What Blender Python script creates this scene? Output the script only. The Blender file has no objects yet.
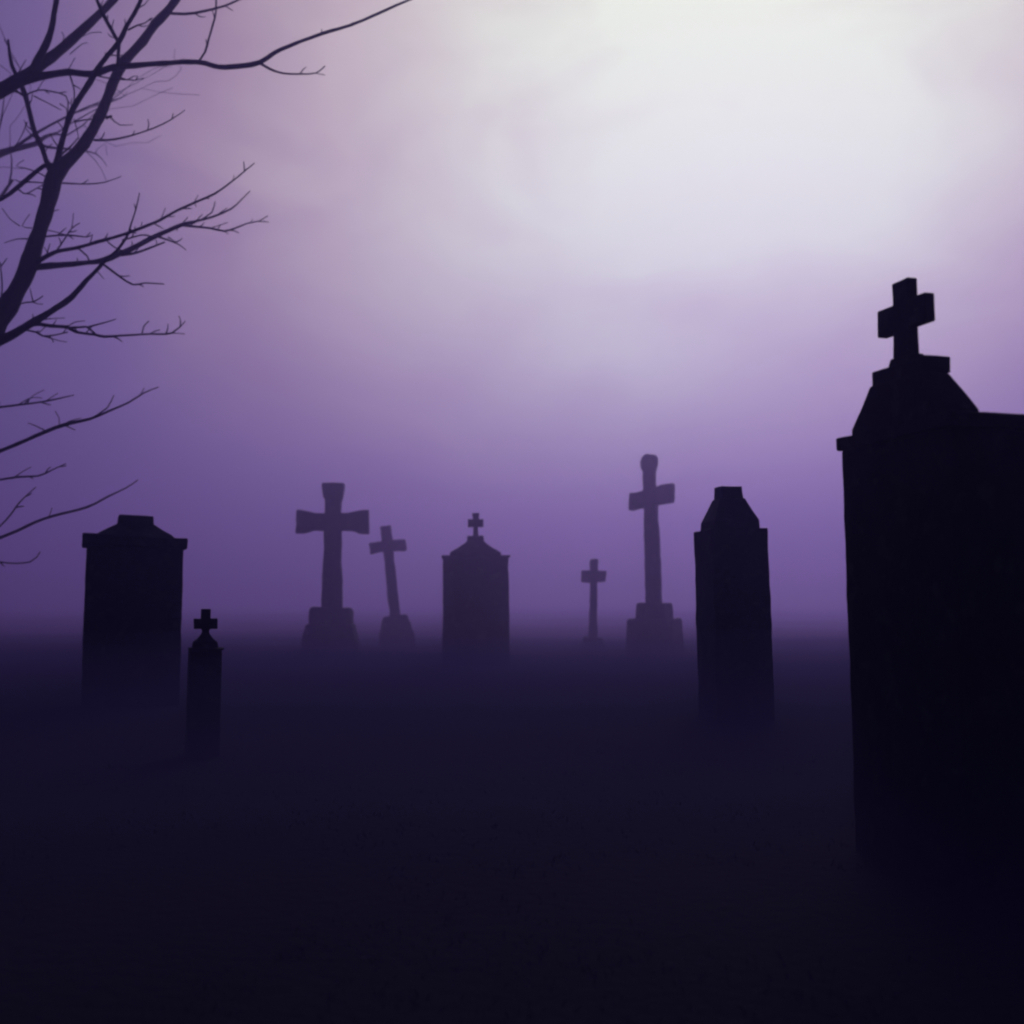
import bpy, bmesh, math, random
from mathutils import Vector, Matrix, noise
random.seed(7)
R = math.radians
scene = bpy.context.scene
col = scene.collection

# ------------------------------------------------------------------ camera
F = 1098.0            # focal length in picture widths * 1024
HORIZON = 600.0
CAM = Vector((0, 0, 1.0))
PITCH = math.atan((HORIZON - 512) / F)
cam_data = bpy.data.cameras.new('camera')
cam_data.sensor_width = 36
cam_data.lens = 36 * F / 1024
cam_data.clip_start = 0.05
cam_data.clip_end = 2000
cam_data.dof.use_dof = True; cam_data.dof.focus_distance = 6.5; cam_data.dof.aperture_fstop = 1.9
cam = bpy.data.objects.new('camera', cam_data)
cam.location = CAM
cam.rotation_euler = (math.pi / 2 + PITCH, 0, 0)
col.objects.link(cam)
scene.camera = cam

def at(px, py, Y):
    """world point on the vertical plane y = Y that the photograph shows at (px, py)"""
    a, b = (px - 512) / F, (512 - py) / F
    d = Vector((a, math.cos(PITCH) - b * math.sin(PITCH), math.sin(PITCH) + b * math.cos(PITCH)))
    return CAM + d * (Y / d.y)

# ------------------------------------------------------------------ materials
def nodes(name):
    m = bpy.data.materials.new(name); m.use_nodes = True
    nt = m.node_tree
    return m, nt, nt.nodes['Principled BSDF'], nt.nodes['Material Output']

def stone_mat(name, c1, c2, lichen, scale=3.0):
    m, nt, bs, out = nodes(name)
    N, L = nt.nodes.new, nt.links.new
    tc = N('ShaderNodeTexCoord')
    n1 = N('ShaderNodeTexNoise'); n1.inputs['Scale'].default_value = scale; n1.inputs['Detail'].default_value = 9
    n1.inputs['Roughness'].default_value = .65
    r1 = N('ShaderNodeValToRGB'); r1.color_ramp.elements[0].position = .32; r1.color_ramp.elements[1].position = .7
    r1.color_ramp.elements[0].color = (*c1, 1); r1.color_ramp.elements[1].color = (*c2, 1)
    n2 = N('ShaderNodeTexNoise'); n2.inputs['Scale'].default_value = scale * 2.3; n2.inputs['Detail'].default_value = 6
    r2 = N('ShaderNodeValToRGB'); r2.color_ramp.elements[0].position = .56; r2.color_ramp.elements[1].position = .66
    mx = N('ShaderNodeMix'); mx.data_type = 'RGBA'
    mx.inputs[7].default_value = (*lichen, 1)
    n3 = N('ShaderNodeTexNoise'); n3.inputs['Scale'].default_value = 60; n3.inputs['Detail'].default_value = 5
    bp = N('ShaderNodeBump'); bp.inputs['Strength'].default_value = .5; bp.inputs['Distance'].default_value = .01
    for n in (n1, n2, n3): L(tc.outputs['Object'], n.inputs['Vector'])
    L(n1.outputs['Fac'], r1.inputs['Fac']); L(n2.outputs['Fac'], r2.inputs['Fac'])
    L(r1.outputs['Color'], mx.inputs[6]); L(r2.outputs['Color'], mx.inputs[0])
    L(mx.outputs[2], bs.inputs['Base Color'])
    L(n3.outputs['Fac'], bp.inputs['Height']); L(bp.outputs['Normal'], bs.inputs['Normal'])
    bs.inputs['Roughness'].default_value = .9
    bs.inputs['Specular IOR Level'].default_value = .2
    return m

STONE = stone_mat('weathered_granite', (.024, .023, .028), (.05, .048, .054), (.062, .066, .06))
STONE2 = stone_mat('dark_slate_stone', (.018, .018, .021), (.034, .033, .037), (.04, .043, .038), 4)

def bark_mat():
    m, nt, bs, out = nodes('dark_bark')
    N, L = nt.nodes.new, nt.links.new
    tc = N('ShaderNodeTexCoord')
    mp = N('ShaderNodeMapping'); mp.inputs['Scale'].default_value = (14, 14, 3)
    n1 = N('ShaderNodeTexNoise'); n1.inputs['Scale'].default_value = 3; n1.inputs['Detail'].default_value = 8
    r1 = N('ShaderNodeValToRGB')
    r1.color_ramp.elements[0].color = (.02, .016, .015, 1); r1.color_ramp.elements[1].color = (.06, .05, .045, 1)
    bp = N('ShaderNodeBump'); bp.inputs['Strength'].default_value = .7; bp.inputs['Distance'].default_value = .01
    L(tc.outputs['Object'], mp.inputs['Vector']); L(mp.outputs['Vector'], n1.inputs['Vector'])
    L(n1.outputs['Fac'], r1.inputs['Fac']); L(r1.outputs['Color'], bs.inputs['Base Color'])
    L(n1.outputs['Fac'], bp.inputs['Height']); L(bp.outputs['Normal'], bs.inputs['Normal'])
    bs.inputs['Roughness'].default_value = .95; bs.inputs['Specular IOR Level'].default_value = .1
    return m
BARK = bark_mat()

def ground_mat():
    m, nt, bs, out = nodes('damp_dark_turf')
    N, L = nt.nodes.new, nt.links.new
    tc = N('ShaderNodeTexCoord')
    n1 = N('ShaderNodeTexNoise'); n1.inputs['Scale'].default_value = .7; n1.inputs['Detail'].default_value = 10
    r1 = N('ShaderNodeValToRGB'); r1.color_ramp.elements[0].position = .35; r1.color_ramp.elements[1].position = .7
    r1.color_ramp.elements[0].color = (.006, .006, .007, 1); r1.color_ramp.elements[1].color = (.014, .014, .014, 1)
    n2 = N('ShaderNodeTexNoise'); n2.inputs['Scale'].default_value = 18; n2.inputs['Detail'].default_value = 8
    bp = N('ShaderNodeBump'); bp.inputs['Strength'].default_value = .5; bp.inputs['Distance'].default_value = .04
    for n in (n1, n2): L(tc.outputs['Object'], n.inputs['Vector'])
    L(n1.outputs['Fac'], r1.inputs['Fac']); L(r1.outputs['Color'], bs.inputs['Base Color'])
    L(n2.outputs['Fac'], bp.inputs['Height']); L(bp.outputs['Normal'], bs.inputs['Normal'])
    bs.inputs['Roughness'].default_value = 1.0; bs.inputs['Specular IOR Level'].default_value = 0.05
    return m
GROUND = ground_mat()

m, nt, bs, out = nodes('short_dark_grass')
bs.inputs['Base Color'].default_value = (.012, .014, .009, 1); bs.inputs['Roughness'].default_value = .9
bs.inputs['Specular IOR Level'].default_value = .1
GRASS = m

def volume_mat(name, density, color, aniso):
    m = bpy.data.materials.new(name); m.use_nodes = True
    nt = m.node_tree
    nt.nodes.remove(nt.nodes['Principled BSDF'])
    v = nt.nodes.new('ShaderNodeVolumePrincipled')
    v.inputs['Color'].default_value = (*color, 1)
    v.inputs['Density'].default_value = density
    v.inputs['Anisotropy'].default_value = aniso
    nt.links.new(v.outputs['Volume'], nt.nodes['Material Output'].inputs['Volume'])
    return m

# ------------------------------------------------------------------ helpers
def link(name, bm, mat, parent=None, smooth=False):
    me = bpy.data.meshes.new(name)
    bmesh.ops.recalc_face_normals(bm, faces=bm.faces)
    bm.to_mesh(me); bm.free()
    me.materials.append(mat)
    for p in me.polygons: p.use_smooth = smooth
    o = bpy.data.objects.new(name, me)
    col.objects.link(o)
    if parent: o.parent = parent
    return o

def thing(name, label, cat, loc, rot=(0, 0, 0), group=None):
    o = bpy.data.objects.new(name, None)
    o.empty_display_size = .3
    col.objects.link(o)
    o.location = loc; o.rotation_euler = rot
    o['label'] = label; o['category'] = cat
    o['kind'] = 'thing'
    if group: o['group'] = group
    return o

def loft(rings, bm=None):
    """stack of rectangles (z, half width, half depth[, x shift]) closed at both ends"""
    bm = bm or bmesh.new()
    prev = None
    for r in rings:
        z, hx, hy = r[:3]; dx = r[3] if len(r) > 3 else 0
        vs = [bm.verts.new((dx + sx * hx, sy * hy, z)) for sx, sy in ((-1, -1), (1, -1), (1, 1), (-1, 1))]
        if prev is None: bm.faces.new(vs[::-1])
        else:
            for i in range(4): bm.faces.new((prev[i], prev[(i + 1) % 4], vs[(i + 1) % 4], vs[i]))
        prev = vs
    bm.faces.new(prev)
    return bm

def prism(poly, t, bm=None):
    """outline in x,z extruded to thickness t in y"""
    bm = bm or bmesh.new()
    a = [bm.verts.new((x, -t / 2, z)) for x, z in poly]
    b = [bm.verts.new((x, t / 2, z)) for x, z in poly]
    n = len(poly)
    bm.faces.new(a); bm.faces.new(b[::-1])
    for i in range(n): bm.faces.new((a[i], b[i], b[(i + 1) % n], a[(i + 1) % n]))
    bmesh.ops.recalc_face_normals(bm, faces=bm.faces)
    return bm

def weather(bm, bevel=.012, step=.09, amp=.006, seed=0):
    amp *= 1.3
    """worn arrises and a slightly uneven surface"""
    bmesh.ops.recalc_face_normals(bm, faces=bm.faces)
    es = [e for e in bm.edges if len(e.link_faces) == 2 and e.calc_face_angle(0) > .2]
    if bevel: bmesh.ops.bevel(bm, geom=es, offset=bevel, segments=2, profile=.6, affect='EDGES', clamp_overlap=True)
    for _ in range(5):
        es = [e for e in bm.edges if e.calc_length() > step]
        if not es: break
        bmesh.ops.subdivide_edges(bm, edges=es, cuts=1, use_grid_fill=True)
    bmesh.ops.triangulate(bm, faces=[f for f in bm.faces if len(f.verts) > 4])
    off = Vector((seed * 3.1, seed * 1.7, seed * .9))
    bm.normal_update()
    for v in bm.verts:
        p = v.co + off
        d = noise.noise(p * 2.2) * amp + noise.noise(p * 9) * amp * .7
        chip = noise.noise(p * 5 + Vector((9, 2, 4)))
        if chip > .42: d -= (chip - .42) * amp * 5
        v.co += v.normal * d
    return bm

def px_frame(px, py_base, Y):
    """centre of base on the ground and metres per picture pixel at that distance"""
    b = at(px, py_base, Y)
    return Vector((b.x, b.y, 0)), Y / F

def facing(loc): return -math.atan2(loc.x, loc.y)     # turn a front (-y) towards the camera

# heights are read straight off the picture: z of a pixel row at distance Y
def zrow(py, Y): return at(512, py, Y).z

# ------------------------------------------------------------------ sky
SUN_EL, SUN_AZ = R(31), R(13)      # azimuth measured from +y towards +x
w = bpy.data.worlds.new('World'); scene.world = w; w.use_nodes = True
nt = w.node_tree; N, L = nt.nodes.new, nt.links.new
bg = nt.nodes['Background']
tc = N('ShaderNodeTexCoord')
def direction(px, py):
    return (at(px, py, 10) - CAM).normalized()
def glow(px, py, sharp, gain):
    """soft lobe of thin cloud lit from behind, around a direction of the sky"""
    d = direction(px, py)
    dt = N('ShaderNodeVectorMath'); dt.operation = 'DOT_PRODUCT'; dt.inputs[1].default_value = d
    L(tc.outputs['Generated'], dt.inputs[0])
    sb = N('ShaderNodeMath'); sb.operation = 'SUBTRACT'; sb.inputs[1].default_value = 1; L(dt.outputs['Value'], sb.inputs[0])
    ml = N('ShaderNodeMath'); ml.operation = 'MULTIPLY'; ml.inputs[1].default_value = sharp; L(sb.outputs[0], ml.inputs[0])
    ex = N('ShaderNodeMath'); ex.operation = 'EXPONENT'; L(ml.outputs[0], ex.inputs[0])
    g = N('ShaderNodeMath'); g.operation = 'MULTIPLY'; g.inputs[1].default_value = gain; L(ex.outputs[0], g.inputs[0])
    return g.outputs[0]
def add(a, b):
    n = N('ShaderNodeMath'); n.operation = 'ADD'
    for i, s in enumerate((a, b)):
        if isinstance(s, (int, float)): n.inputs[i].default_value = s
        else: L(s, n.inputs[i])
    return n.outputs[0]
t = add(glow(520, 140, 10.0, .60), glow(900, 40, 17.0, .60)); t = add(t, glow(590, 400, 34.0, .15))
cn = N('ShaderNodeTexNoise'); cn.inputs['Scale'].default_value = 5.5; cn.inputs['Detail'].default_value = 3
cn.inputs['Roughness'].default_value = .5; cn.inputs['Distortion'].default_value = .6
mp = N('ShaderNodeMapping'); mp.inputs['Scale'].default_value = (1, 1, 1.7); mp.inputs['Location'].default_value = (1.35, .6, .9)
L(tc.outputs['Generated'], mp.inputs['Vector']); L(mp.outputs['Vector'], cn.inputs['Vector'])
cm = N('ShaderNodeMath'); cm.operation = 'MULTIPLY_ADD'; cm.inputs[1].default_value = .46; cm.inputs[2].default_value = .76
L(cn.outputs['Fac'], cm.inputs[0])
tm = N('ShaderNodeMath'); tm.operation = 'MULTIPLY'; L(t, tm.inputs[0]); L(cm.outputs[0], tm.inputs[1])
ramp = N('ShaderNodeValToRGB'); cr = ramp.color_ramp
stops = [(0, (.010, .007, .026)), (.12, (.04, .026, .135)), (.28, (.175, .108, .27)), (.45, (.365, .243, .34)),
         (.62, (.585, .465, .49)), (.78, (.71, .655, .60)), (.98, (.88, .94, .76))]
cr.elements[0].position = 0; cr.elements[0].color = (*stops[0][1], 1)
cr.elements[1].position = stops[-1][0]; cr.elements[1].color = (*stops[-1][1], 1)
for p, c in stops[1:-1]:
    e = cr.elements.new(p); e.color = (*c, 1)
L(tm.outputs[0], ramp.inputs['Fac'])
sky = N('ShaderNodeTexSky'); sky.sky_type = 'NISHITA'; sky.sun_disc = False
sky.sun_elevation = SUN_EL; sky.sun_rotation = SUN_AZ
mixs = N('ShaderNodeMix'); mixs.data_type = 'RGBA'; mixs.inputs[0].default_value = .004
L(ramp.outputs['Color'], mixs.inputs[6]); L(sky.outputs['Color'], mixs.inputs[7])
L(mixs.outputs[2], bg.inputs['Color'])
bg.inputs['Strength'].default_value = 1.0

sl = bpy.data.lights.new('sun', 'SUN'); sl.energy = .55; sl.angle = R(24); sl.color = (.88, .8, 1.0)
so = bpy.data.objects.new('sun', sl); col.objects.link(so)
sd = Vector((math.sin(SUN_AZ) * math.cos(SUN_EL), math.cos(SUN_AZ) * math.cos(SUN_EL), math.sin(SUN_EL)))
so.rotation_euler = sd.to_track_quat('Z', 'Y').to_euler(); so.location = sd * 60

# ------------------------------------------------------------------ ground
def gz(x, y):
    p = Vector((x, y, 0))
    r = math.hypot(x, y)
    a = .03 + .35 * min(1, max(0, (r - 30) / 40))
    return noise.noise(p * .35) * a + noise.noise(p * 1.6) * .006 - .01
bm = bmesh.new()
SEG = 160; radii = [0]; r = .35
while r < 170: radii.append(r); r *= 1.062
c0 = bm.verts.new((0, 0, gz(0, 0))); prev = None
for r in radii[1:]:
    ring = [bm.verts.new((r * math.sin(a * 2 * math.pi / SEG), r * math.cos(a * 2 * math.pi / SEG),
                          gz(r * math.sin(a * 2 * math.pi / SEG), r * math.cos(a * 2 * math.pi / SEG)))) for a in range(SEG)]
    for i in range(SEG):
        j = (i + 1) % SEG
        if prev is None: bm.faces.new((c0, ring[i], ring[j]))
        else: bm.faces.new((prev[i], ring[i], ring[j], prev[j]))
    prev = ring
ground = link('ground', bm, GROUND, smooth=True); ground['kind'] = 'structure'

# short grass: clumps of thin blades over the near turf, one uncountable mass
verts, faces = [], []
for _ in range(4200):
    rr = 1.6 + 15 * random.random() ** 1.1; aa = random.uniform(-.62, .62)
    cx, cy = rr * math.sin(aa), rr * math.cos(aa)
    if noise.noise(Vector((cx, cy, 3)) * .9) < -.12: continue
    for k in range(5):
        x, y = cx + random.gauss(0, .035), cy + random.gauss(0, .035)
        z = gz(x, y) - .005; h = random.uniform(.012, .034); ang = random.uniform(0, math.pi); wd = random.uniform(.002, .004)
        lx, ly = random.gauss(0, .02), random.gauss(0, .02)
        b = len(verts); dx, dy = wd * math.cos(ang), wd * math.sin(ang)
        verts += [(x - dx, y - dy, z), (x + dx, y + dy, z), (x + lx * .4 + dx * .6, y + ly * .4 + dy * .6, z + h * .6),
                  (x + lx * .4 - dx * .6, y + ly * .4 - dy * .6, z + h * .6), (x + lx, y + ly, z + h)]
        faces += [(b, b + 1, b + 2, b + 3), (b + 3, b + 2, b + 4)]
me = bpy.data.meshes.new('grass'); me.from_pydata(verts, [], faces); me.materials.append(GRASS)
grass = bpy.data.objects.new('grass', me); col.objects.link(grass)
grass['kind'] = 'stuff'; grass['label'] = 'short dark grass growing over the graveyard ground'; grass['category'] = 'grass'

# ------------------------------------------------------------------ monuments
CROSSES = 'stone crosses standing in the fog'
TOMBS = 'tomb blocks standing in the graveyard'

# broad tomb at the left, leaning a little, low hipped roof with a flat cap
Y = 10.8; b, k = px_frame(130, 690, Y)
T = thing('tomb', 'broad dark box tomb with low hipped roof and flat cap, behind the slim pillar', 'tomb',
          b, (0, R(.15), facing(b) + R(2)), TOMBS)
zc = zrow(540, Y)
ZC = zc + .02
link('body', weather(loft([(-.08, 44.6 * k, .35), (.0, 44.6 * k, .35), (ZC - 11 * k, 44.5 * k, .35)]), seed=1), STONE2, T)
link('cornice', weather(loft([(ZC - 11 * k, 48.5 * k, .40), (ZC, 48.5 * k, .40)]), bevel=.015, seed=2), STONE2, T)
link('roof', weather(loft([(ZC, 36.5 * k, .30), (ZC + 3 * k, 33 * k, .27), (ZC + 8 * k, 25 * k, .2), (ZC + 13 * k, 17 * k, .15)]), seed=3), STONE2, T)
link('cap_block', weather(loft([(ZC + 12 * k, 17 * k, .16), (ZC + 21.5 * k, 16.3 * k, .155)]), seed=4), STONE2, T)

for o in T.children:
    if o.name.split('.')[0] != 'body':                      # the top has settled a little to one side
        o.rotation_euler = (0, R(1.7), 0); o.location = (-ZC * math.sin(R(1.7)), 0, .004)

# slim pillar with a small cross, nearest on the left
Y = 7.3; b, k = px_frame(202.3, 745, Y)
T = thing('grave_pillar', 'slim dark grave pillar topped by a small stubby cross, right beside the broad tomb', 'grave pillar',
          b, (0, R(.3), facing(b) + R(4)))
zs = zrow(650, Y)
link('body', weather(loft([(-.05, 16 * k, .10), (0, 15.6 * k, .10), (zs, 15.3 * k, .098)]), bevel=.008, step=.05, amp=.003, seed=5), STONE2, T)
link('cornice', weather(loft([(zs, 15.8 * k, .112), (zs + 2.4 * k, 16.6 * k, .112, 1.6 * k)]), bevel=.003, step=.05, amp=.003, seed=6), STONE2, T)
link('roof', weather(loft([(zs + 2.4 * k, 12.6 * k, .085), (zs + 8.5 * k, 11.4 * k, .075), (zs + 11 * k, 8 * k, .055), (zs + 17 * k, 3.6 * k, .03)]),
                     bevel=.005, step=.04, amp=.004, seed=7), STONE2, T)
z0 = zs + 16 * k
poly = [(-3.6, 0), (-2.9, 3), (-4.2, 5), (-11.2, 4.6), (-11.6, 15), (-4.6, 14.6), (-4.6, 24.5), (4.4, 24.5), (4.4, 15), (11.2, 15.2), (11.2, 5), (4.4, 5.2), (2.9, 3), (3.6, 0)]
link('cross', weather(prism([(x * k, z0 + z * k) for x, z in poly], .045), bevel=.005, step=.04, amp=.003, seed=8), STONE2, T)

# great cross with flared arms
Y = 20.0; b, k = px_frame(330.8, 650, Y)
T = thing('stone_cross', 'big thick stone cross with flared arm ends on a stepped base', 'stone cross', b, (0, R(.3), facing(b) - R(5)), CROSSES)
def Z(py): return zrow(py, Y)
def P(pts, cx): return [((x - cx) * k, Z(y)) for x, y in pts]
link('cross', weather(prism(P([(322.6, 610), (324, 560), (324.2, 531), (312, 530.2), (306, 533), (296.8, 534), (296.6, 510.5), (306, 511.5), (314, 513.5), (324.5, 513.8), (324.7, 500),
      (322.3, 497.5), (320.8, 483.4), (343, 483.4), (341.2, 498), (340.2, 500), (340.3, 513.6), (349, 513.2), (357, 510.8), (368.2, 510), (368.2, 533.4), (358, 532.6),
      (350, 530), (341, 530.6), (341.4, 560), (343, 610)], 332.5), .34), bevel=.03, amp=.014, seed=9), STONE, T)
pl = link('plinth', weather(loft([(Z(624), 21 * k, .33), (Z(612), 20 * k, .32), (Z(607.5), 19 * k, .3)]), bevel=.03, amp=.014, seed=10), STONE, T)
link('step', weather(loft([(-.1, 28 * k, .46), (Z(640), 26.5 * k, .45), (Z(624), 22.5 * k, .40)]), bevel=.04, amp=.02, seed=11), STONE, T)

# leaning cross
Y = 23.0; b, k = px_frame(398, 648, Y)
T = thing('stone_cross', 'small plain stone cross leaning sharply beside the big flared cross', 'stone cross', b, (0, R(-6.2), facing(b) + R(6)), CROSSES)
def Z(py): return (648 - py) * k
link('cross', weather(prism([((x) * k, Z(y)) for x, y in [(-5.3, 622), (-4.7, 551), (-17.6, 552.5), (-17.8, 541.5), (-5.2, 541), (-5.4, 525.5), (4.6, 525.5), (4.7, 541),
      (17.6, 541), (17.8, 552), (4.7, 551.4), (5.3, 622)]], .22), bevel=.025, amp=.013, seed=12), STONE, T)
link('plinth', weather(loft([(-.15, 17.5 * k, .4), (Z(634), 15.5 * k, .36), (Z(622), 13.2 * k, .3), (Z(616.5), 10.5 * k, .24)]), bevel=.03, amp=.03, seed=13), STONE, T)

# tomb like a little house, cross on the gable
Y = 17.6; b, k = px_frame(475.5, 660, Y)
T = thing('tomb', 'house shaped tomb with steep curved roof and tiny cross, right of the leaning cross', 'tomb', b, (0, R(-.2), facing(b) + R(1)), TOMBS)
def Z(py): return zrow(py, Y)
link('body', weather(loft([(-.1, 32.6 * k, .46), (Z(558.5), 32 * k, .45)]), bevel=.015, seed=14), STONE, T)
link('cornice', weather(loft([(Z(558.5), 33.6 * k, .475), (Z(556.2), 33.6 * k, .475)]), bevel=.012, seed=15), STONE, T)
link('roof', weather(loft([(Z(556.2), 25.2 * k, .36), (Z(553), 25 * k, .355), (Z(548.5), 17 * k, .25), (Z(544), 11 * k, .17), (Z(540.5), 7.6 * k, .12)]), bevel=.012, seed=16), STONE, T)
link('cap_block', weather(loft([(Z(541), 8.4 * k, .135), (Z(536.2), 8 * k, .13)]), bevel=.01, seed=17), STONE, T)
link('cross', weather(prism(P([(473.2, 537), (473.6, 527), (467.9, 527.4), (467.9, 519), (473, 519.4), (472.4, 513.2), (479.4, 513.2), (478.6, 519.4), (483.7, 519), (483.7, 527.4),
      (478, 527), (478.4, 537)], 475.5), .09), bevel=.01, step=.06, amp=.006, seed=18), STONE, T)

# smallest cross
Y = 22.0; b, k = px_frame(593, 650, Y)
T = thing('stone_cross', 'smallest stone cross, thin and plain, just beside the tall cross on a stepped base', 'stone cross', b, (0, R(.9), facing(b) + R(4)), CROSSES)
def Z(py): return (650 - py) * k
link('cross', weather(prism([(x * k, Z(y)) for x, y in [(-4.1, 641), (-3.2, 583), (-12, 582.5), (-12.3, 570.8), (-3.4, 571), (-3.6, 559.8), (3.6, 559.8), (3.4, 571), (12.2, 571), (12.2, 582),
      (3.3, 582.6), (4.0, 641)]], .16), bevel=.02, amp=.012, seed=19), STONE, T)
link('plinth', weather(loft([(-.1, 12.5 * k, .28), (Z(645), 11.5 * k, .25), (Z(637), 8 * k, .18)]), bevel=.03, amp=.025, seed=20), STONE, T)

# tall cross with knob
Y = 20.0; b, k = px_frame(655.3, 650, Y)
T = thing('stone_cross', 'tallest stone cross with a rounded knob at its head and two broad steps', 'stone cross', b, (0, R(-.3), facing(b) - R(14)), CROSSES)
def Z(py): return zrow(py, Y)
link('cross', weather(prism(P([(645.4, 606), (645.6, 560), (645.4, 507.5), (638, 507.8), (630, 509.8), (630, 491.6), (637, 491.8), (644.6, 490.2), (644.8, 472), (642.8, 468), (642.4, 462), (644, 457.5), (647, 454.6),
      (650.5, 453.6), (653, 455.2), (656.5, 454.6), (658.9, 457), (659, 463), (657.2, 469), (655.8, 473), (656.4, 487.6), (664, 485.6), (674.4, 484.6), (674.4, 503.4), (665, 504.6),
      (657.6, 505.6), (658.6, 560), (660.2, 606)], 653.5), .24), bevel=.022, amp=.013, seed=21), STONE, T)
link('plinth', weather(loft([(Z(619), 15.8 * k, .30), (Z(603), 14.6 * k, .28)]), bevel=.03, amp=.014, seed=22), STONE, T)
link('step', weather(loft([(-.1, 24.5 * k, .44), (Z(619), 22.6 * k, .42)]), bevel=.04, amp=.02, seed=23), STONE, T)

# square column with tapered top
Y = 9.5; b, k = px_frame(736, 705, Y)
T = thing('grave_column', 'dark square column with tapering top and flat cap, right of the tallest cross', 'grave column',
          b, (0, R(-1.1), facing(b) + R(20)))
def Z(py): return zrow(py, Y)
q = 1 / (math.cos(R(20)) + math.sin(R(20)))
link('body', weather(loft([(-.1, 37.2 * k * q, 37.2 * k * q), (Z(530), 36.8 * k * q, 36.8 * k * q)]), bevel=.01, seed=24), STONE2, T)
link('roof', weather(loft([(Z(530), 29.6 * k * q, 29.6 * k * q), (Z(521.5), 29 * k * q, 29 * k * q), (Z(510), 22.5 * k * q, 22.5 * k * q), (Z(499), 16.4 * k * q, 16.4 * k * q)]), bevel=.01, amp=.004, seed=25), STONE2, T)
link('cap_block', weather(loft([(Z(499.5), 14.8 * k * q, 14.8 * k * q), (Z(486.5), 14.4 * k * q, 14.4 * k * q)]), bevel=.01, amp=.004, seed=26), STONE2, T)

# large monument close to the camera on the right: its long side runs away from the camera
ORI = at(943, 414, 3.9)
T = thing('monument', 'largest and nearest monument, near black, thick cross above a gabled top, cut by the edge', 'monument',
          (ORI.x + .01, ORI.y, .024), (0, 0, R(17)))
def block(x0, x1, y0, y1, z0, z1, taper=0.0):
    bm = loft([(z0, (x1 - x0) / 2, (y1 - y0) / 2), (z1, (x1 - x0) / 2 - taper, (y1 - y0) / 2 - taper)])
    bmesh.ops.translate(bm, verts=bm.verts, vec=((x0 + x1) / 2, (y0 + y1) / 2, 0))
    return bm
def side_prism(poly, x0, x1):
    bm = bmesh.new()
    a = [bm.verts.new((x0, y, z)) for y, z in poly]; c = [bm.verts.new((x1, y, z)) for y, z in poly]
    n = len(poly)
    bm.faces.new(a); bm.faces.new(c[::-1])
    for i in range(n): bm.faces.new((a[i], c[i], c[(i + 1) % n], a[(i + 1) % n]))
    return bm
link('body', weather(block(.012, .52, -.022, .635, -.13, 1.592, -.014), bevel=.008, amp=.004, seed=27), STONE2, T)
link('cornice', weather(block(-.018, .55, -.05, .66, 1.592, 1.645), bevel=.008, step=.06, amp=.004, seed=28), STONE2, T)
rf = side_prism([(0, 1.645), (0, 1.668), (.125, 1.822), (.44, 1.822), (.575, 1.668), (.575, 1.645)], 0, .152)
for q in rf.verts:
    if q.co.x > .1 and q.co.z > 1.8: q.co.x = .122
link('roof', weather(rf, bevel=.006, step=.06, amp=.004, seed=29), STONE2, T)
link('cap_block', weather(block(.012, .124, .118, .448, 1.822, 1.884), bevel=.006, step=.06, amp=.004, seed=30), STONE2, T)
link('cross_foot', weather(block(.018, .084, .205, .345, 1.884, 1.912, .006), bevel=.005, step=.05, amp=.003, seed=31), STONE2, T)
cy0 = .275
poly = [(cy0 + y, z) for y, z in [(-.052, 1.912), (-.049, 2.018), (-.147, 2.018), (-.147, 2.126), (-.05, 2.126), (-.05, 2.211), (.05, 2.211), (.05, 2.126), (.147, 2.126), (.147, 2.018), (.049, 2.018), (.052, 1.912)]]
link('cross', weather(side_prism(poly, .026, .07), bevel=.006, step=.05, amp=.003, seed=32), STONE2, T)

# ------------------------------------------------------------------ bare tree
random.seed(11)
YT = 12.0
SC = YT / 6.0
base = at(-128, 691, YT); base.z = 0
TREE = thing('bare_tree', 'leafless tree reaching its dark twigs in from beyond the picture edge', 'tree', base)
class Limb:
    def __init__(s): s.bm = bmesh.new(); s.lines = []
all_lines = []
def nearest_depth(p):
    best = (1e9, YT)
    for ln in all_lines:
        for (x0, y0, d0), (x1, y1, d1) in zip(ln, ln[1:]):
            dx, dy = x1 - x0, y1 - y0; l2 = dx * dx + dy * dy or 1
            tt = max(0, min(1, ((p[0] - x0) * dx + (p[1] - y0) * dy) / l2))
            e = math.hypot(p[0] - x0 - dx * tt, p[1] - y0 - dy * tt)
            if e < best[0]: best = (e, d0 + (d1 - d0) * tt)
    return best[1]
def tube(bm, pts, rad, seg):
    rings = []
    n = len(pts)
    for i, p in enumerate(pts):
        d = (pts[min(i + 1, n - 1)] - pts[max(i - 1, 0)]).normalized()
        a = d.cross(Vector((0, 1, 0.013))).normalized(); c = d.cross(a)
        rr = rad[i] * (1 + .2 * noise.noise(p * 6))
        rings.append([bm.verts.new(p + (a * math.cos(q * 2 * math.pi / seg) + c * math.sin(q * 2 * math.pi / seg)) * rr) for q in range(seg)])
    for r0, r1 in zip(rings, rings[1:]):
        for i in range(seg): bm.faces.new((r0[i], r0[(i + 1) % seg], r1[(i + 1) % seg], r1[i]))
    bm.faces.new(rings[0][::-1]); bm.faces.new(rings[-1])
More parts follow.
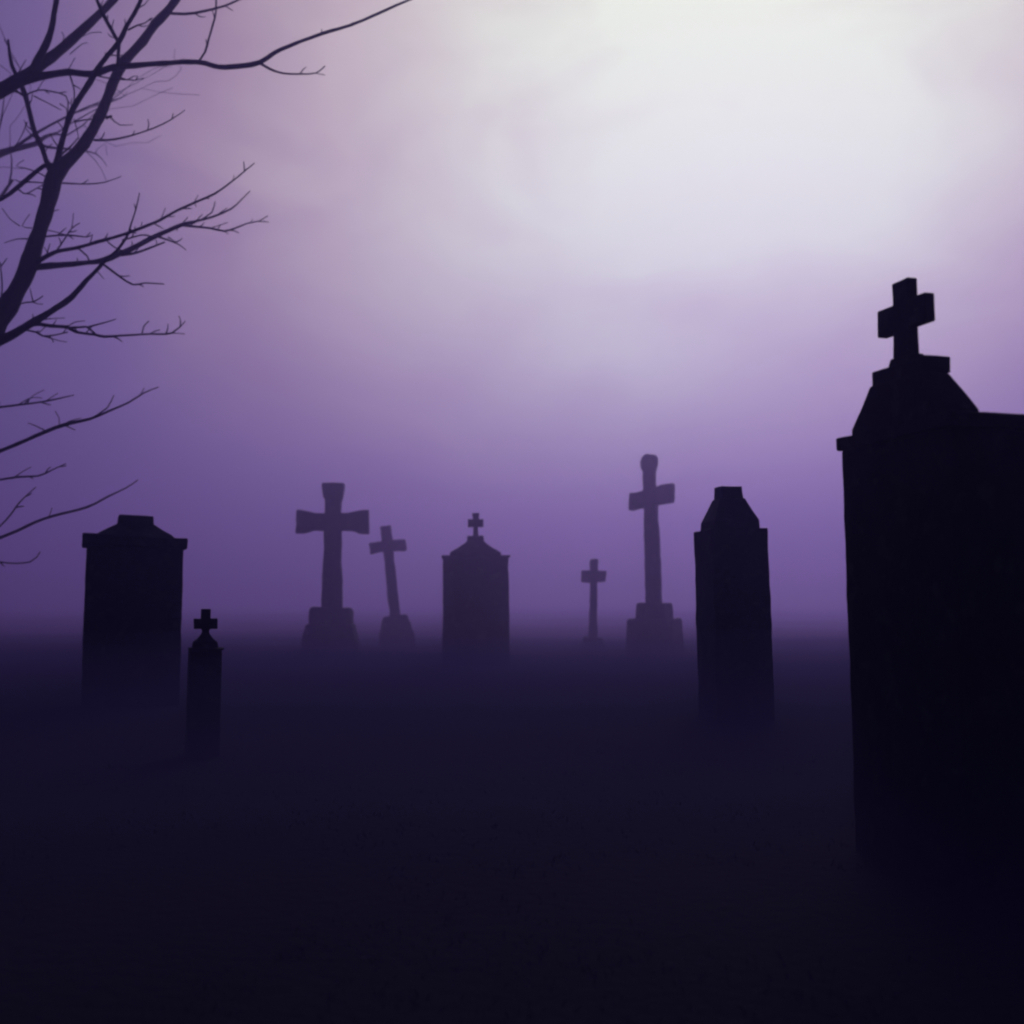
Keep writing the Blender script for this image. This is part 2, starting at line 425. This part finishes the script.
def smooth(pts):
    """Catmull-Rom through (x, y, r) points"""
    out = []
    for i in range(len(pts) - 1):
        p0, p1, p2, p3 = pts[max(i - 1, 0)], pts[i], pts[i + 1], pts[min(i + 2, len(pts) - 1)]
        st = max(2, int(math.hypot(p2[0] - p1[0], p2[1] - p1[1]) / 7))
        for s in range(st):
            t = s / st
            out.append(tuple(.5 * ((2 * b_) + (-a_ + c_) * t + (2 * a_ - 5 * b_ + 4 * c_ - d_) * t * t + (-a_ + 3 * b_ - 3 * c_ + d_) * t ** 3)
                             for a_, b_, c_, d_ in zip(p0, p1, p2, p3)))
    out.append(tuple(pts[-1]))
    return out
def line(limb, pts, r0=None, r1=None, drift=None, seg=None, twigs=True):
    """one branch: picture-plane course of a limb, drifting in depth as it grows"""
    n = len(pts)
    if r0 is not None:
        r1 = r0 * .45 if r1 is None else r1
        pts = [(p[0], p[1], r0 + (r1 - r0) * i / (n - 1)) for i, p in enumerate(pts)]
    d0 = nearest_depth(pts[0]) if all_lines else YT
    sp = smooth(pts)
    length = sum(math.hypot(q[0] - p[0], q[1] - p[1]) for p, q in zip(sp, sp[1:])) / (F / YT)
    drift = random.uniform(-.45, .45) if drift is None else drift
    w3, rad, rec = [], [], []
    acc = 0; prev = sp[0]; ph = random.uniform(0, 50)
    for p in sp:
        acc += math.hypot(p[0] - prev[0], p[1] - prev[1]) / (F / YT); prev = p
        d = d0 + drift * acc
        wob = .35 * min(2.0, max(.4, p[2] * .35))
        x = p[0] + noise.noise(Vector((p[0] * .13 + ph, p[1] * .13, 1))) * wob
        y = p[1] + noise.noise(Vector((p[0] * .13, p[1] * .13 + ph, 5))) * wob
        w3.append(at(x, y, d) - base); rad.append(max(.42, p[2]) * d / F); rec.append((p[0], p[1], d))
    tube(limb.bm, w3, rad, seg or (10 if pts[0][2] > 2.5 else 6))
    all_lines.append(rec)
    if twigs and pts[0][2] < 4.6 and n > 3:
        step = 0
        for (x0, y0, d0_), (x1, y1, d1_), q in zip(rec, rec[1:], sp):
            step += math.hypot(x1 - x0, y1 - y0)
            if step < 9 or random.random() > .42: continue
            step = 0
            ang = math.atan2(y1 - y0, x1 - x0) + random.choice((-1, 1)) * random.uniform(.45, 1.0)
            ln = random.uniform(5, 15) * min(1.2, .5 + q[2] * .3)
            a2 = ang + random.uniform(-.5, .5)
            mid = (x0 + math.cos(ang) * ln * .55, y0 + math.sin(ang) * ln * .55 - .4)
            tw = [(x0, y0, .75), (mid[0], mid[1], .6), (mid[0] + math.cos(a2) * ln * .45, mid[1] + math.sin(a2) * ln * .45 - .8, .4)]
            line(limb, tw, drift=random.uniform(-.5, .5), twigs=False)
def done(name, limb): link(name, limb.bm, BARK, TREE, smooth=True)

trunk = Limb()
line(trunk, [(-133, 703, 44), (-128, 684, 36), (-122, 652, 31), (-112, 600, 27), (-108, 520, 25), (-112, 420, 21), (-122, 310, 18), (-118, 230, 15), (-108, 190, 12)], drift=0, seg=16)
done('trunk', trunk)
# main ascending limb
A = Limb()
line(A, [(-108, 520, 20), (-72, 440, 15), (-40, 385, 13), (-12, 338, 11.5), (8, 306, 10.5), (25, 275, 9), (37, 239, 8), (47.5, 205, 7.8), (54, 178, 8.2), (64, 164, 7.4), (75, 154, 6.2), (89, 136, 5.6), (103, 109, 5.1),
         (113.5, 82, 4.9), (122, 64, 5.2), (131, 54, 4.8), (143, 41, 4.6), (155, 24, 4.5), (166, 13, 4.3), (184, -14, 4), (205, -60, 3), (214, -110, 2)], drift=.12)
line(A, [(168, 13, 1.6), (185, 14, 1.6), (205, 11, 1.5), (232, 3, 1.2), (262, -14, .8)])
line(A, [(94, 140), (108, 140), (126, 137), (154, 128), (172, 119), (185, 110)], 1.3, .5)
line(A, [(62, 183), (82, 184), (104, 182.5), (121, 176.5)], 1.0, .5)
line(A, [(106, 118), (112, 116)], 2.0, 1.2)
line(A, [(111, 118), (120, 125), (133, 124.5)], .8, .45)
line(A, [(54, 211), (59, 209.5)], .7)
line(A, [(40, 237), (67, 235), (86, 237), (93, 234.5)], 1.1, .5)
line(A, [(47, 230), (60, 233), (68, 236)], .6)
line(A, [(57, 250), (66, 237), (72, 228), (80, 223)], 1.0, .5)
line(A, [(72, 228), (73.5, 213)], .6)
line(A, [(32, 239), (17, 239), (4, 243)], .9)
line(A, [(32, 228), (22, 226), (30, 214)], .6)
line(A, [(20, 226), (10, 219), (2, 208)], .6)
line(A, [(117, 76), (126, 79.5), (136, 80.2), (144, 78)], .8, .5)
done('branch', A)
# left leader of the fork
B = Limb()
line(B, [(55, 172, 4.5), (58, 158, 3.4), (63, 138, 2.9), (73, 109, 3), (90, 82, 3), (98, 68, 2.6), (108, 55, 2.3), (119, 42, 2.7), (126, 27, 2.3), (134, 14, 2.1), (143, -6, 1.8), (150, -40, 1.2)], drift=-.25)
line(B, [(119, 43, 2), (112, 31, 2), (103, 14, 1.9), (97, 0, 1.7), (88, -24, 1)])
line(B, [(119.5, 41), (118.5, 52), (117.5, 66)], 1.9, 1.7, drift=0)
line(B, [(128, 30), (138, 25), (145, 23), (151, 18)], 1.1, .6)
line(B, [(62, 154), (70, 147), (78, 138)], 1.2, .7)
line(B, [(74, 119), (77, 130), (79, 140)], .7)
line(B, [(75, 122), (84, 120), (94, 119)], .9, .7)
line(B, [(106, 57), (105, 52)], .8)
done('branch', B)
C = Limb()
line(C, [(52, 172, 3.8), (46, 160, 3), (42, 147, 2.8), (35, 133, 2.6), (30.5, 116, 2.7), (26, 98, 2.7), (21, 84, 2.6), (12, 66, 2), (8, 40, 1.2)], drift=.3)
line(C, [(26, 98), (18, 92), (6, 90), (-10, 84)], 1.4, .8)
line(C, [(34, 131), (27, 126), (24, 120)], .8)
line(C, [(27, 122), (22, 135), (14, 148)], .7)
done('branch', C)
D = Limb()
line(D, [(54, 166, 3), (44, 166, 2.4), (31, 176, 2.4), (18, 187, 2.2), (2, 199, 1.8), (-18, 206, 1.2)], drift=-.2)
line(D, [(18, 186), (28, 182), (44, 183)], 1.0, .7)
line(D, [(17, 188), (24, 193.5), (30, 192), (44, 184)], .8, .6)
line(D, [(24, 168), (37, 172), (46, 177)], .6, .8)
line(D, [(24, 168), (16, 166), (24, 160)], .5)
done('branch', D)
# limb from the other leader, entering high
E = Limb()
line(E, [(-108, 192, 12), (-60, 140, 10), (-20, 104, 8.5), (12, 84, 7), (24, 77, 6.6), (37, 68, 6), (58, 52, 5), (78, 34, 4.6), (95, 18, 4.2), (113, 0, 3.9), (140, -34, 3), (160, -80, 1.8)], drift=.3)
line(E, [(31, 73, 4.6), (41.5, 53, 3.8), (48, 40, 3.5), (52, 26, 3), (54, 14, 2.7), (57, -8, 2.4), (56, -50, 1.4)])
line(E, [(70, 54), (82, 44), (88, 43)], .6)
line(E, [(66, 49), (80, 38), (92, 32.5), (102, 32.5)], .5)
line(E, [(60, 48), (64, 38), (62, 32)], .5)
done('branch', E)
G = Limb()
line(G, [(10, 86, 5), (24, 81, 4.4), (38, 77, 3.8), (51, 74.5, 3.5), (69, 72, 3.2), (92, 74, 3.4), (114, 67, 3.4), (130, 66, 3), (156, 63.7, 2.7), (197, 62, 2.6), (219, 67, 2.7), (240, 66, 2.5), (260, 62.5, 2.6), (274, 53, 2), (289, 46, 1.9), (324, 33, 1.7), (351, 25, 1.5),
         (377, 14, 1.4), (404, 2, 1.2), (440, -12, .8)], drift=-.15)
line(G, [(260, 63), (270, 69), (283, 73.3), (300, 74), (316, 73), (325, 66)], 1.5, .6)
line(G, [(315, 73), (325, 75)], .6)
line(G, [(198, 62), (205, 52), (209, 38), (213, 24), (216, 12), (216, -6)], 1.4, .9)
line(G, [(321, 34), (322, 29)], .8)
line(G, [(349, 26), (353, 22)], .6)
line(G, [(90, 74), (105, 77.5), (120, 79.5), (134, 80)], .9, .6)
line(G, [(24, 96), (38, 90), (52, 91.5), (66, 96), (68, 108), (65, 122)], .9, .6)
line(G, [(34, 96), (48, 103), (61, 110)], .7, .45)
line(G, [(69, 73), (73, 85), (74.5, 95), (73, 106)], .9, .6)
line(G, [(67, 72), (75, 58)], .6)
line(G, [(36, 92), (44, 80)], .6)
line(G, [(60, 104), (66, 108), (67, 112)], .6)
done('branch', G)
# upper course of the spray
H = Limb()
line(H, [(30, 266, 3), (39, 261, 2.4), (55, 252, 2.1), (76, 248, 1.8), (97, 242, 1.7), (125, 234, 1.6), (159, 220.6, 1.4), (174, 212, 1.3), (196, 202, 1.2), (215, 193.5, 1.1), (232.5, 181, .9), (254.5, 163, .5)], drift=-.2)
line(H, [(129, 232), (131, 224), (136, 209), (139.5, 193)], 1.1, .6)
line(H, [(161, 219), (165.5, 208)], .6)
line(H, [(194, 203), (198, 195)], .6)
line(H, [(195, 202), (196, 207)], .6)
line(H, [(233, 181), (234, 175)], .6)
line(H, [(141, 228), (142, 222)], .6)
line(H, [(49, 255), (44, 247)], .6)
line(H, [(78, 248), (87, 256), (89, 261)], .9, .8)
line(H, [(106, 240), (114, 247), (125, 252)], .7, .8)
done('branch', H)
I = Limb()
line(I, [(24, 270, 5), (37, 267, 3.7), (65, 264.7, 3), (87, 262.6, 2.7), (103, 260.5, 3), (119, 254, 2.9), (133, 248, 2.7), (152, 238, 2.4), (174, 228, 2.1), (186, 223.5, 1.9), (197, 221, 1.3), (212, 217, 1.1), (231, 209, .9), (241, 200, .7), (250, 191, .5)], drift=.15)
line(I, [(182, 225), (189, 226), (209, 228), (224, 231), (235.5, 228), (247, 223.5), (259, 221), (268, 215.5)], 1.6, .5)
line(I, [(258, 221.5), (269, 222)], .5)
line(I, [(211, 228), (228, 222.5)], .7)
line(I, [(224, 231), (228.5, 234)], .6)
line(I, [(250, 223), (253, 219)], .5)
line(I, [(182, 224), (188, 217)], .8)
line(I, [(196, 221), (202.5, 214)], .8)
line(I, [(202, 219), (212, 212), (215, 201.5)], .8, .5)
line(I, [(217, 215), (227, 208)], .7)
line(I, [(178, 226), (177, 231)], .7)
line(I, [(121, 255), (130, 254), (139, 252), (156, 245.5), (165, 242)], 1.6, .8)
line(I, [(156, 236), (168, 240), (178, 244), (186, 250)], 1.1, .5)
line(I, [(168, 237), (174, 241)], .8)
line(I, [(122, 240), (127, 239), (137, 236), (145, 235), (157, 238)], .9, .8)
line(I, [(156, 240), (157, 245)], .7)
line(I, [(132, 247), (132, 241)], .7)
line(I, [(78, 262), (77, 258)], .9)
done('branch', I)
J = Limb()
line(J, [(-106, 430, 11), (-60, 384, 7.5), (-20, 353, 5.4), (17, 332, 4.4), (37, 320, 3.9), (56.5, 308, 3.2), (71.5, 297, 3.1), (86.5, 280.5, 2.3), (99, 267.6, 2.1), (107, 259, 1.7), (117, 250.5, 1.5), (126, 238, 1.2), (131, 229, .9)], drift=-.1)
line(J, [(103, 264), (119, 276), (133, 284.7), (145, 283), (164, 284)], 1.3, .6)
line(J, [(97, 271), (104, 279)], .6)
line(J, [(33, 322), (33, 314)], .8)
line(J, [(40, 320), (52, 318.5), (65, 318)], .8)
line(J, [(2, 338), (8, 322), (18, 304.5), (33, 302), (43, 296)], 1.1, .6)
line(J, [(33, 302), (30, 288)], .7)
line(J, [(33, 302), (38, 304), (43, 304)], .6)
line(J, [(-10, 345), (-4, 320), (2, 290), (0, 262)], 1.3, .6)
done('branch', J)
K = Limb()
line(K, [(30, 325, 2.2), (39, 324, 2), (51, 326, 2), (67, 327, 1.9), (76, 332, 1.5), (95, 334.6, 1.3), (104, 336.6, 1.3), (123, 335.5, 1.1), (150, 334, 1), (172, 333, .9), (185.5, 321, .5)], drift=.2)
line(K, [(172, 333), (185, 334)], .6)
line(K, [(142, 334), (144, 326), (149, 321)], .8, .5)
line(K, [(66, 328), (83, 327), (88, 327.5), (95, 334)], 1.3, 1)
line(K, [(88, 327), (105, 322.5), (116, 319)], 1, .5)
line(K, [(67, 327), (75, 322), (85, 321)], .7)
line(K, [(24, 330), (36, 332), (43, 336), (55, 335), (68, 332)], 1.0, .8)
line(K, [(43, 336), (60, 341), (67, 342)], .6)
line(K, [(46, 326), (39, 333)], .7)
done('branch', K)
M = Limb()
line(M, [(-108, 505, 6), (-70, 482, 3.4), (-30, 463, 2.5), (16.4, 444.4, 2), (35.5, 436, 2), (54.7, 428, 2), (71, 423, 1.8), (90, 419, 1.5), (109, 411, 1.2), (128.5, 402.6, 1), (143.6, 393, .8), (158.6, 387, .5)], drift=-.1)
line(M, [(92, 418), (107, 408), (114, 395)], .9, .5)
line(M, [(46, 431), (36, 426), (28, 423)], .7)
line(M, [(64, 425), (75, 430)], .7)
line(M, [(58, 427), (70, 421), (81, 418)], .7)
line(M, [(59, 426), (59, 418), (55, 411)], .5)
line(M, [(140, 396), (144, 388)], .6)
done('branch', M)
O = Limb()
line(O, [(-112, 445, 4), (-60, 420, 1.8), (-20, 410, 1.2), (18, 405, 1), (41, 402, .9), (57, 399, .8), (74, 395, .5)], drift=.25)
line(O, [(24, 404), (34, 395), (44, 390)], .6)
line(O, [(46, 401), (58, 393)], .6)
line(O, [(18, 405), (30, 398), (42, 398)], .6)
done('branch', O)
Q = Limb()
line(Q, [(-110, 590, 5), (-70, 568, 2.6), (-30, 550, 1.8), (17.8, 530.5, 1.5), (35.5, 522, 1.4), (54.7, 515.5, 1.3), (87.5, 507, 1.2), (109, 496, .9), (126, 488, .7), (138, 480, .5)], drift=.1)
line(Q, [(49, 517), (52, 508)], .6)
line(Q, [(-20, 545), (6, 520), (20, 502), (36, 487)], 1, .5)
line(Q, [(-30, 550), (0, 562), (30, 562), (40, 552)], .9, .5)
done('branch', Q)
S = Limb()
line(S, [(-108, 530, 4), (-60, 498, 1.8), (-20, 484, 1.2), (18, 477, 1), (38, 476, .9), (52, 470, .7), (66, 463.5, .5)], drift=.15)
line(S, [(12, 479), (22, 472), (31, 467)], .6)
done('branch', S)
# the rest of the crown, beyond the picture's edge
def grow(bm, p, d, r, n, depth):
    pts, rad = [p], [r]
    for i in range(n):
        d = (d + Vector((random.gauss(0, .16), random.gauss(0, .16), random.gauss(.04, .12)))).normalized()
        p = p + d * .2 * SC * (1 + .4 * depth) ** -.5; pts.append(p); rad.append(r * (1 - .8 * (i + 1) / n))
        if depth < 3 and i > 1 and random.random() < .55:
            grow(bm, p, (d + Vector((random.gauss(0, .55), random.gauss(0, .55), random.gauss(.1, .35)))).normalized(), rad[-1] * .6, max(3, int(n * .6)), depth + 1)
    tube(bm, pts, [max(x, .004) for x in rad], 6)
for zz, ang, r in ((1.5, 175, .045), (1.9, 215, .05), (2.2, 130, .05), (2.6, 255, .05), (3.0, 160, .05), (3.3, 80, .055), (3.3, 235, .05)):
    q = Limb()
    px = -110
    p = Vector((at(px, 600, YT).x - base.x - .04, 0, 1 + (zz - 1) * SC))
    grow(q.bm, p, Vector((math.cos(R(ang)), math.sin(R(ang)), .8)).normalized(), r * SC * .9, 10, 0)
    done('branch', q)

# ------------------------------------------------------------------ air
HZ = (.42, .36, 1.0)
FG = (.765, .56, .99)
bm = bmesh.new()
loftbox = [(-1.5, 180, 180), (14.5, 180, 180)]
loft(loftbox, bm)
haze = link('haze', bm, volume_mat('thin_haze', .0072, HZ, .6)); haze['kind'] = 'stuff'
haze['label'] = 'thin violet haze filling the air of the whole graveyard'; haze['category'] = 'haze'
# thicker ground fog rolling in from behind the crosses: a closed lumpy wedge
bm = bmesh.new()
nx = 150
prof = [(0, -1.0), (.2, 2.0), (.4, 5.0), (.8, 7.5), (1.2, 8.2), (.25, 8.3), (.5, 8.3), (.75, 8.3), (1.0, 8.1), (1.06, -1.0)]
grid = []
for i in range(nx + 1):
    x = -90 + 180 * i / nx
    front = 10 + .0015 * x * x
    row = []
    for j, (q, zz) in enumerate(prof):
        yy = front + q if j < 5 else front + 1.2 + (112 - front) * q
        o = noise.noise(Vector((x * .12, yy * .1, 2)))
        row.append(bm.verts.new((x, yy + o * 1.0, zz + (o * .12 if zz > .5 else 0))))
    grid.append(row)
for i in range(nx):
    for j in range(len(prof) - 1):
        bm.faces.new((grid[i][j], grid[i + 1][j], grid[i + 1][j + 1], grid[i][j + 1]))
    bm.faces.new((grid[i][-1], grid[i + 1][-1], grid[i + 1][0], grid[i][0]))
bm.faces.new(grid[0]); bm.faces.new(grid[-1][::-1])
fog = link('fog_bank', bm, volume_mat('ground_fog', .0265, FG, .78)); fog['kind'] = 'stuff'
fog['label'] = 'thick ground fog lying behind and around the far crosses'; fog['category'] = 'fog'

# low dark mist lying over the turf, swallowing the feet of the stones in loose layers; it thins out towards the far crosses
def mist_layer(name, label, z_low, z_top, lump, density, seed):
    bm = bmesh.new()
    NX, NY = 90, 90
    lo = lambda x, y: z_low
    grid_t, grid_b = [], []
    for i in range(NX + 1):
        tr, br = [], []
        for j in range(NY + 1):
            x, y = -70 + 140 * i / NX, -36 + 136 * j / NY
            fall = min(1, max(0, (y - 8.0) / 26)); fall = (1 - fall) ** 2
            z = .13 + (z_top - .13) * fall + lump * (.35 + .65 * fall) * (noise.noise(Vector((x * .22, y * .22, seed))) + .7 * noise.noise(Vector((x * .6, y * .6, seed + 5))))
            tr.append(bm.verts.new((x, y, z))); br.append(bm.verts.new((x, y, z_low)))
        grid_t.append(tr); grid_b.append(br)
    top, bot = grid_t, grid_b
    for i in range(NX):
        for j in range(NY):
            bm.faces.new((top[i][j], top[i + 1][j], top[i + 1][j + 1], top[i][j + 1]))
            bm.faces.new((bot[i][j], bot[i][j + 1], bot[i + 1][j + 1], bot[i + 1][j]))
        bm.faces.new((top[i][0], bot[i][0], bot[i + 1][0], top[i + 1][0]))
        bm.faces.new((top[i][NY], top[i + 1][NY], bot[i + 1][NY], bot[i][NY]))
    for j in range(NY):
        bm.faces.new((top[0][j], top[0][j + 1], bot[0][j + 1], bot[0][j]))
        bm.faces.new((top[NX][j], bot[NX][j], bot[NX][j + 1], top[NX][j + 1]))
    o = link(name, bm, volume_mat(name + '_air', density, (.125, .105, .285), .1))
    o['kind'] = 'stuff'; o['label'] = label; o['category'] = 'mist'
mist_layer('ground_mist', 'low dark mist lying on the turf around the feet of the stones', -.6, .36, .10, .12, 7)
mist_layer('mist_veil', 'thin veil of mist drifting above the low ground mist', -.7, .60, .13, .055, 21)
mist_layer('mist_wisps', 'thinnest wisps of mist drifting at knee height over the graves', -.8, .78, .09, .025, 40)

# ------------------------------------------------------------------ render settings
scene.view_settings.view_transform = 'Standard'
scene.view_settings.look = 'None'
scene.view_settings.exposure = 0
scene.view_settings.gamma = 1
scene.render.engine = 'CYCLES'
cy = scene.cycles
cy.use_denoising = True
try: cy.denoiser = 'OPENIMAGEDENOISE'
except Exception: pass
cy.max_bounces = 6; cy.volume_bounces = 2
cy.filter_width = 2.2
